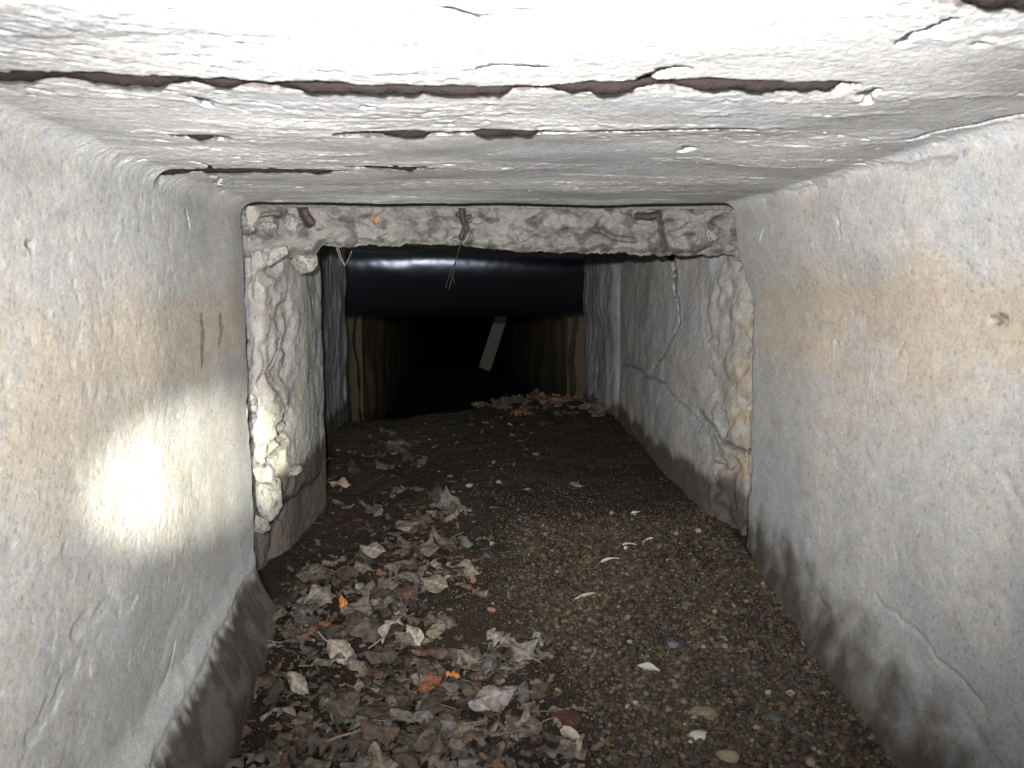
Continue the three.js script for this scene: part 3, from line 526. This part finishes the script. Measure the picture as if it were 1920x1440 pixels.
function putLeaf(k, mat, x, z, lift, size, rot, label, grp, name = 'dead_leaf') {
  const o = protos[k].clone(); o.name = numbered(name); o.material = mat; o.scale.setScalar(size); o.position.set(x, floorY(x, z) + lift, z); o.rotation.set(...rot); scene.add(o); return tag(o, grp ? looks(mat, k) + ' dead leaf ' + label : label, 'leaf', grp);
}
{
  const r = RND(909), G1 = 'dead leaves of the heap along the left wall', L1 = (x, z) => (z < -1.35 ? 'at back' : z < -1.1 ? 'in middle' : 'at front') + ' of left heap, ' + (x < -.2 ? 'against the wall' : x < -.08 ? 'off the wall' : 'on gravel side'), G2 = 'dead leaves of the mound before the pipe', L2 = (x) => 'on the ' + (x < .2 ? 'left' : x < .34 ? 'middle' : 'right') + ' of the far mound before the pipe', G3 = 'scattered leaves behind the heap', L3 = (x, z) => 'on bare silt behind the left heap, ' + (z < -1.9 ? 'far from' : 'close to') + ' it';
  let n = 0;
  const heap = (x, z) => sm(-.345, -.30, x) * sm(.06, -.08, x + .07 * n3(z * 7, 2, 2) - .13 * sm(-1.25, -1.05, z)) * sm(-1.7, -1.36, z + .5 * Math.max(0, x + .18)) * (1 - .85 * Math.exp(-(((x + .285) / .06) ** 2) - (((z + 1.06) / .10) ** 2)));
  while (n < 270) {
    const x = lerp(-.34, .17, r()), z = lerp(-1.75, -.82, r()), h = heap(x, z); if (r() > h) continue;
    const lift = .004 + .045 * r() * sm(.05, -.1, x), size = .041 + .036 * r() * r() + .012 * r();
    putLeaf(Math.floor(r() * 20), leafMats[Math.floor(r() * 11)], x, z, lift, size, [(r() - .5) * (r() < .3 ? 1.6 : .7), r() * 6.28, (r() - .5) * (r() < .3 ? 1.6 : .7)], L1(x, z), G1); n++;
  }
  for (let i = 0; i < 75; i++) { const x = .05 + .42 * r(), z = -2.62 + .42 * r() * (.4 + .6 * r()); putLeaf(Math.floor(r() * 20), i % 19 === 0 ? amber : i % 11 === 0 ? rustyLeaf : leafMats[[1, 3, 5, 6, 7, 10][Math.floor(r() * 6)]], x, z, .004 + .02 * r(), .032 + .035 * r(), [(r() - .5) * 1.4, r() * 6.28, (r() - .5) * 1.4], L2(x), G2); }
  for (let i = 0; i < 26; i++) { const x = -.30 + .20 * r() + .1 * r() * r(), z = lerp(-2.25, -1.6, r()); putLeaf(Math.floor(r() * 20), leafMats[[1, 3, 5, 7, 10][Math.floor(r() * 5)]], x, z, .006 + .008 * r(), .035 + .04 * r(), [(r() - .5) * .9, r() * 6.28, (r() - .5) * .9], L3(x, z), G3); }
  { // crumbs and torn bits matted between the leaves
    const N = 3200, m = leafMat(1, 1, 1), im = new THREE.InstancedMesh(sheet(4, 6, (i, j) => { const t = j / 6, w = (i / 4 * 2 - 1) * .34 * Math.sin(Math.PI * (.1 + .8 * t)) * (.8 + .3 * Math.sin(t * 9)); return [w, .12 * n3(w * 4, t * 4, 2) - .5 * w * w, t - .5, 1, 1, 1, w, t]; }), m, N), M = new THREE.Matrix4(), q = new THREE.Quaternion(), e = new THREE.Euler(), col = new THREE.Color();
    im.name = 'leaf_litter'; im.userData.kind = 'stuff'; tag(im, 'matted brown crumbs of rotted leaf between the whole leaves by the left wall', 'leaf litter');
    for (let i = 0; i < N;) { const x = lerp(-.34, .2, r()), z = lerp(-2.3, -.7, r()); if (r() > .06 + heap(x, z)) continue; const k = .006 + .018 * r() * r(), f = .5 + .8 * r(), c = [[.075, .058, .044], [.05, .038, .029], [.07, .042, .027], [.055, .05, .045]][Math.floor(r() * 4)];
      M.compose(new THREE.Vector3(x, floorY(x, z) + .003 + .012 * r(), z), q.setFromEuler(e.set((r() - .5) * 1.3, r() * 6.28, (r() - .5) * 1.3)), new THREE.Vector3(k, k, k)); im.setMatrixAt(i, M); im.setColorAt(i, col.setRGB(c[0] * f, c[1] * f, c[2] * f)); i++; }
    im.castShadow = im.receiveShadow = true; scene.add(im);
  }
  const special = [ // px, py, geo, material, size, rot, label
    [645, 1178, 8, orange, .030, [1.0, .3, .2], 'small bright orange leaf standing in the left heap'],
    [738, 1215, 1, leafMat(0.152, 0.132, 0.112), .074, [.5, 2.6, -.3], 'large pale curled leaf in the middle of the left heap'],
    [775, 1240, 7, leafMat(0.192, 0.164, 0.132), .050, [.4, .5, .6], 'pale cream leaf edge next to the large pale leaf'],
    [968, 1245, 11, leafMat(0.132, 0.116, 0.100), .062, [.2, 3.9, .1], 'flat pale lobed leaf at the right tip of the heap'],
    [940, 1225, 0, leafMat(0.120, 0.104, 0.092), .055, [.4, 1.0, .2], 'grey lobed leaf left of the flat pale lobed leaf'],
    [1010, 1225, 8, leafMat(0.124, 0.120, 0.116), .030, [.3, .4, -.3], 'small grey leaf piece at the far right of the heap'],
    [700, 1070, 7, leafMat(0.120, 0.100, 0.084), .055, [.3, 1.2, .5], 'long dull leaf behind the orange leaf'],
    [605, 1155, 12, leafMat(0.120, 0.104, 0.088), .066, [.3, .7, .2], 'broad grey leaf left of the orange leaf'],
    [810, 1330, 6, rustyLeaf, .040, [.4, 2.2, .3], 'rust red leaf in the front of the heap'],
    [850, 1310, 16, orange, .022, [.5, 1.2, .3], 'orange leaf scrap in the front of the heap'],
    [925, 1340, 7, leafMat(0.128, 0.112, 0.104), .068, [.3, 1.9, .2], 'grey long leaf pointing right, front of the heap'],
    [640, 1270, 6, leafMat(0.160, 0.136, 0.112), .064, [.6, .9, .3], 'pale narrow leaf left of the large pale leaf'],
    [560, 1330, 5, leafMat(0.136, 0.116, 0.096), .050, [.7, .8, .2], 'pale leaf at the dark hollow by the left wall'],
    [600, 1225, 8, rustyLeaf, .044, [.4, 2.2, .3], 'reddish leaf left of the large pale leaf'],
    [640, 940, 6, leafMat(0.160, 0.128, 0.080), .050, [.3, 1.4, .2], 'yellowish leaf far back beside the left wall base'],
    [1082, 985, 16, amber, .022, [.4, 1.1, .2], 'amber leaf scrap far back mid floor'],
  ];
  for (const [px, py, k, m, s, rot, label] of special) { const p = onFloor(px, py); putLeaf(k, m, p.x, p.z, .022 + .02 * sm(.1, -.1, p.x), s, rot, label); }
}
// twigs
[[[600, 1438], [650, 1425], [700, 1408], [716, 1398]], [[920, 1395], [985, 1390], [1010, 1384]], [[1010, 1200], [1030, 1260]], [[470, 1180], [462, 1220]]].forEach((px, i) => {
  const pts = px.map(([a, b], k) => { const p = onFloor(a, b); return new THREE.Vector3(p.x, floorY(p.x, p.z) + (i ? .008 : .03) + .004 * Math.sin(k * 2), p.z); });
  const g = new THREE.TubeGeometry(new THREE.CatmullRomCurve3(pts), 24, .0017, 7), p = g.attributes.position; for (let k = 0; k < p.count; k++) p.setY(k, p.getY(k) + .0008 * n3(p.getX(k) * 200, p.getZ(k) * 200, i));
  tag(mesh('twig', g, plain(...[[.20, .15, .11], [.13, .11, .095], [.06, .05, .04], [.10, .085, .07]][i])), ['straight brown twig at the bottom edge, on the leaf heap', 'grey twig lying right of the leaf heap front', 'dark thin twig at the right side of the heap', 'short twig against the base of the left wall'][i], 'twig');
});

// ---------------------------------------------------------------- the black pipe across the chamber, and what lies beyond
{
  const m = new THREE.MeshPhysicalMaterial({ name: 'black_pipe', color: new THREE.Color().setRGB(.006, .006, .0075), roughness: .235, specularIntensity: .65, specularColor: new THREE.Color(.72, .78, 1) });
  const g = sheet(150, 420, (i, j) => { const a = i / 150 * 2 * Math.PI, x = lerp(-1.1, 1.3, j / 420), r = .212 + .0010 * n3(x * 11, Math.cos(a) * 3, Math.sin(a) * 3) + .00035 * n3(x * 34, Math.cos(a) * 9, Math.sin(a) * 9); return [x, r * Math.cos(a), r * Math.sin(a), 1, 1, 1, x, a * .212]; }, true);
  const o = group('pipe', [.02, .078, -3.2]); o.rotation.y = .040; mesh('pipe_barrel', g, m, o);
  tag(o, 'thick glossy black pipe crossing the culvert under the ceiling', 'pipe');
}
const farMatte = new THREE.MeshPhysicalMaterial({ name: 'far_matte', specularIntensity: .3, vertexColors: true, map: concreteMap, roughness: 1 });  // matte surface of the far passage, toned by vertex colours
function farSheet(x0, z0, z1, flip) {
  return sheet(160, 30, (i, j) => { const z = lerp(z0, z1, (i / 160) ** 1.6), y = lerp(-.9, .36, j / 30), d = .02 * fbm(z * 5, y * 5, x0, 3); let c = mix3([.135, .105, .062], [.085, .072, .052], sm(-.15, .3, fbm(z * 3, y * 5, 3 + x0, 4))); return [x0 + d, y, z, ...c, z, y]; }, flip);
}
tag(mesh('concrete_wall', farSheet(-.46, -3.55, -22, false), farMatte), 'brown stained wall in the dark beyond the pipe, left side', 'wall');
tag(mesh('concrete_wall', farSheet(.515, -3.5, -22, true), farMatte), 'brown stained wall in the dark beyond the pipe, right side', 'wall');
{
  const roof = sheet(30, 60, (i, j) => { const x = lerp(-1.2, 1.4, i / 30), z = lerp(-2.85, -22.5, j / 60); return [x, .34 + .02 * fbm(x * 4, z * 4, 1, 2), z, .22, .21, .20, x, z]; }); const r = mesh('ceiling', roof, farMatte); r.userData.kind = 'structure';
  const end = sheet(40, 30, (i, j) => { const x = lerp(-1, 1.1, i / 40), y = lerp(-1, .4, j / 30); return [x, y, -22 + .1 * fbm(x * 3, y * 3, 2, 3), .12, .10, .08, x, y]; }); const e = mesh('passage_face', end, farMatte); e.userData.kind = 'structure';
}
for (const [x0, x1] of [[-1.3, -.44], [.50, 1.5]]) { const o = mesh('passage_face', sheet(30, 20, (i, j) => { const x = lerp(x0, x1, i / 30), y = lerp(-1, .4, j / 20); return [x, y, -3.66 + .02 * fbm(x * 5, y * 5, 3, 2), .072, .056, .036, x, y]; }), farMatte); o.userData.kind = 'structure'; }  // even dark brown sheets closing off the chamber
// sides of the cross chamber the pipe runs through
for (const [x, fl] of [[-1.15, false], [1.35, true]]) { const o = mesh('passage_face', sheet(30, 20, (i, j) => { const z = lerp(-2.5, -3.75, i / 30), y = lerp(-1, .4, j / 20); return [x + .02 * fbm(z * 5, y * 5, x, 2), y, z, .072, .056, .036, z, y]; }, fl), farMatte); o.userData.kind = 'structure'; }
{
  const top = onZ(942, 588, -7.4), foot = onZ(908, 692, -7.4), dir = top.clone().sub(foot), len = dir.length() + .42, m = new THREE.MeshStandardMaterial({ name: 'grey_wood', color: new THREE.Color().setRGB(.34, .325, .30), map: woodMap, roughness: .85 });
  const r = RND(3), g = new THREE.BoxGeometry(.112, len, .035, 4, 30, 2), p = g.attributes.position; for (let i = 0; i < p.count; i++) { const y = p.getY(i); p.setXYZ(i, p.getX(i) * (1 + .05 * n3(y * 14, 1, 1)), y + (Math.abs(y) > len / 2 - .001 ? .012 * n3(p.getX(i) * 60, 2, 1) : 0), p.getZ(i) + .006 * n3(y * 6, 4, 1)); } g.computeVertexNormals();
  const o = mesh('plank', g, m); o.position.copy(foot).addScaledVector(dir.normalize(), len / 2); o.rotation.z = -Math.atan2(dir.x, dir.y); tag(o, 'grey wooden plank leaning in the dark below the pipe', 'plank');
}
// a rootlet through the crack in the beam, and cobweb threads at its left end
{
  const tube = (px, z, rad) => new THREE.TubeGeometry(new THREE.CatmullRomCurve3(px.map(([a, b], i) => onZ(a, b, z - .004 * i))), 28, rad, 6);
  const g = mergeGeometries([tube([[868, 395], [872, 425], [864, 455], [856, 485], [848, 520], [842, 542]], -1.436, .0009), tube([[872, 420], [884, 436], [890, 446]], -1.436, .0007), tube([[856, 485], [838, 530], [836, 540]], -1.45, .0006), tube([[848, 515], [852, 532]], -1.46, .0006)]);
  tag(mesh('hanging_root', g, plain(.045, .032, .026)), 'thin brown rootlet hanging from the crack in the beam', 'root');
  const w = mergeGeometries([tube([[630, 462], [636, 480], [646, 498]], -1.47, .0005), tube([[634, 462], [640, 482], [647, 497]], -1.48, .0004), tube([[660, 470], [654, 484], [647, 498]], -1.475, .0004)]);
  tag(mesh('cobweb', w, plain(.35, .33, .30)), 'pale cobweb threads at the left end of the beam', 'cobweb');
}
// ---------------------------------------------------------------- the lamps behind the lens
{
  const dark = new THREE.MeshStandardMaterial({ color: new THREE.Color().setRGB(.03, .03, .032), roughness: .5 }), lit = new THREE.MeshStandardMaterial({ color: 0xffffff, emissive: new THREE.Color(1, .98, .95), emissiveIntensity: 3 });
  const f = group('flash_lamp', [FLASH.x, FLASH.y, FLASH.z + .004]); const fb = mesh('flash_housing', new THREE.BoxGeometry(.034, .02, .02), dark, f); fb.position.z = .0115; mesh('flash_lens', new THREE.BoxGeometry(.026, .012, .003), lit, f).position.z = 0; tag(f, 'small lit flash lamp just above the lens', 'flash lamp');
  const t = group('torch', [TORCH.x, TORCH.y, TORCH.z]); t.lookAt(TORCH_AIM); const yel = new THREE.MeshStandardMaterial({ color: 0xffffff, emissive: new THREE.Color(1, .95, .78), emissiveIntensity: 3 });
  const pts = [[0, -.16], [.013, -.16], [.014, -.155], [.014, -.05], [.016, -.045], [.021, -.02], [.022, -.004], [.020, -.002]].map(([a, b]) => new THREE.Vector2(a, b)), body = mesh('torch_body', new THREE.LatheGeometry(pts, 32), dark, t); body.rotation.x = Math.PI / 2;
  const lens = mesh('torch_lens', new THREE.CylinderGeometry(.0185, .0185, .003, 32), yel, t); lens.rotation.x = Math.PI / 2; lens.position.z = -.001; tag(t, 'black hand torch aimed at the left wall', 'torch');
}
// ---------------------------------------------------------------- outside: the bank over the culvert and the ditch bed before its mouth
{
  const xs = [-200, -80, -30, -12, -6, -3, -1.6, -.8, 0, .8, 1.6, 3, 6, 12, 30, 80, 200];
  const earth = new THREE.MeshStandardMaterial({ color: new THREE.Color().setRGB(.09, .085, .05), roughness: 1 });
  const zb = [-250, -80, -30, -12, -6, -2, -.6, .3, ZM - .01], bank = sheet(xs.length - 1, zb.length - 1, (i, j) => { const x = xs[i], z = zb[j]; return [x, .75 + .08 * n3(x * .7, z * .7, 1), z, 1, 1, 1, x, z]; }); const b = mesh('terrain', bank, earth); b.userData.kind = 'structure';
  const zd = [.7, 1.3, 2, 3, 5, 9, 20, 60, 250], ditch = sheet(xs.length - 1, zd.length - 1, (i, j) => { const x = xs[i], z = zd[j]; return [x, -.74 + (z > 1.0 ? .05 * n3(x, z, 3) : 0) + .5 * sm(.8, 5, Math.abs(x)) * sm(.9, 2.2, z), z, 1, 1, 1, x, z]; }); const d = mesh('terrain', ditch, earth); d.userData.kind = 'structure';
  const sh = new THREE.Shape([[-200, -1.2], [200, -1.2], [200, .9], [-200, .9]].map(([x, y]) => new THREE.Vector2(x, y))); sh.holes.push(new THREE.Path([[XL, -.80], [XL, YC], [XR, YC], [XR, -.80]].map(([x, y]) => new THREE.Vector2(x, y))));
  const hw = mesh('headwall', new THREE.ExtrudeGeometry(sh, { depth: .2, bevelEnabled: false }), new THREE.MeshStandardMaterial({ color: new THREE.Color().setRGB(.38, .37, .35), roughness: .95 })); hw.position.z = ZM - .012; tag(hw, 'concrete headwall round the culvert mouth behind the lens', 'wall');
}
renderer.render(scene, camera);
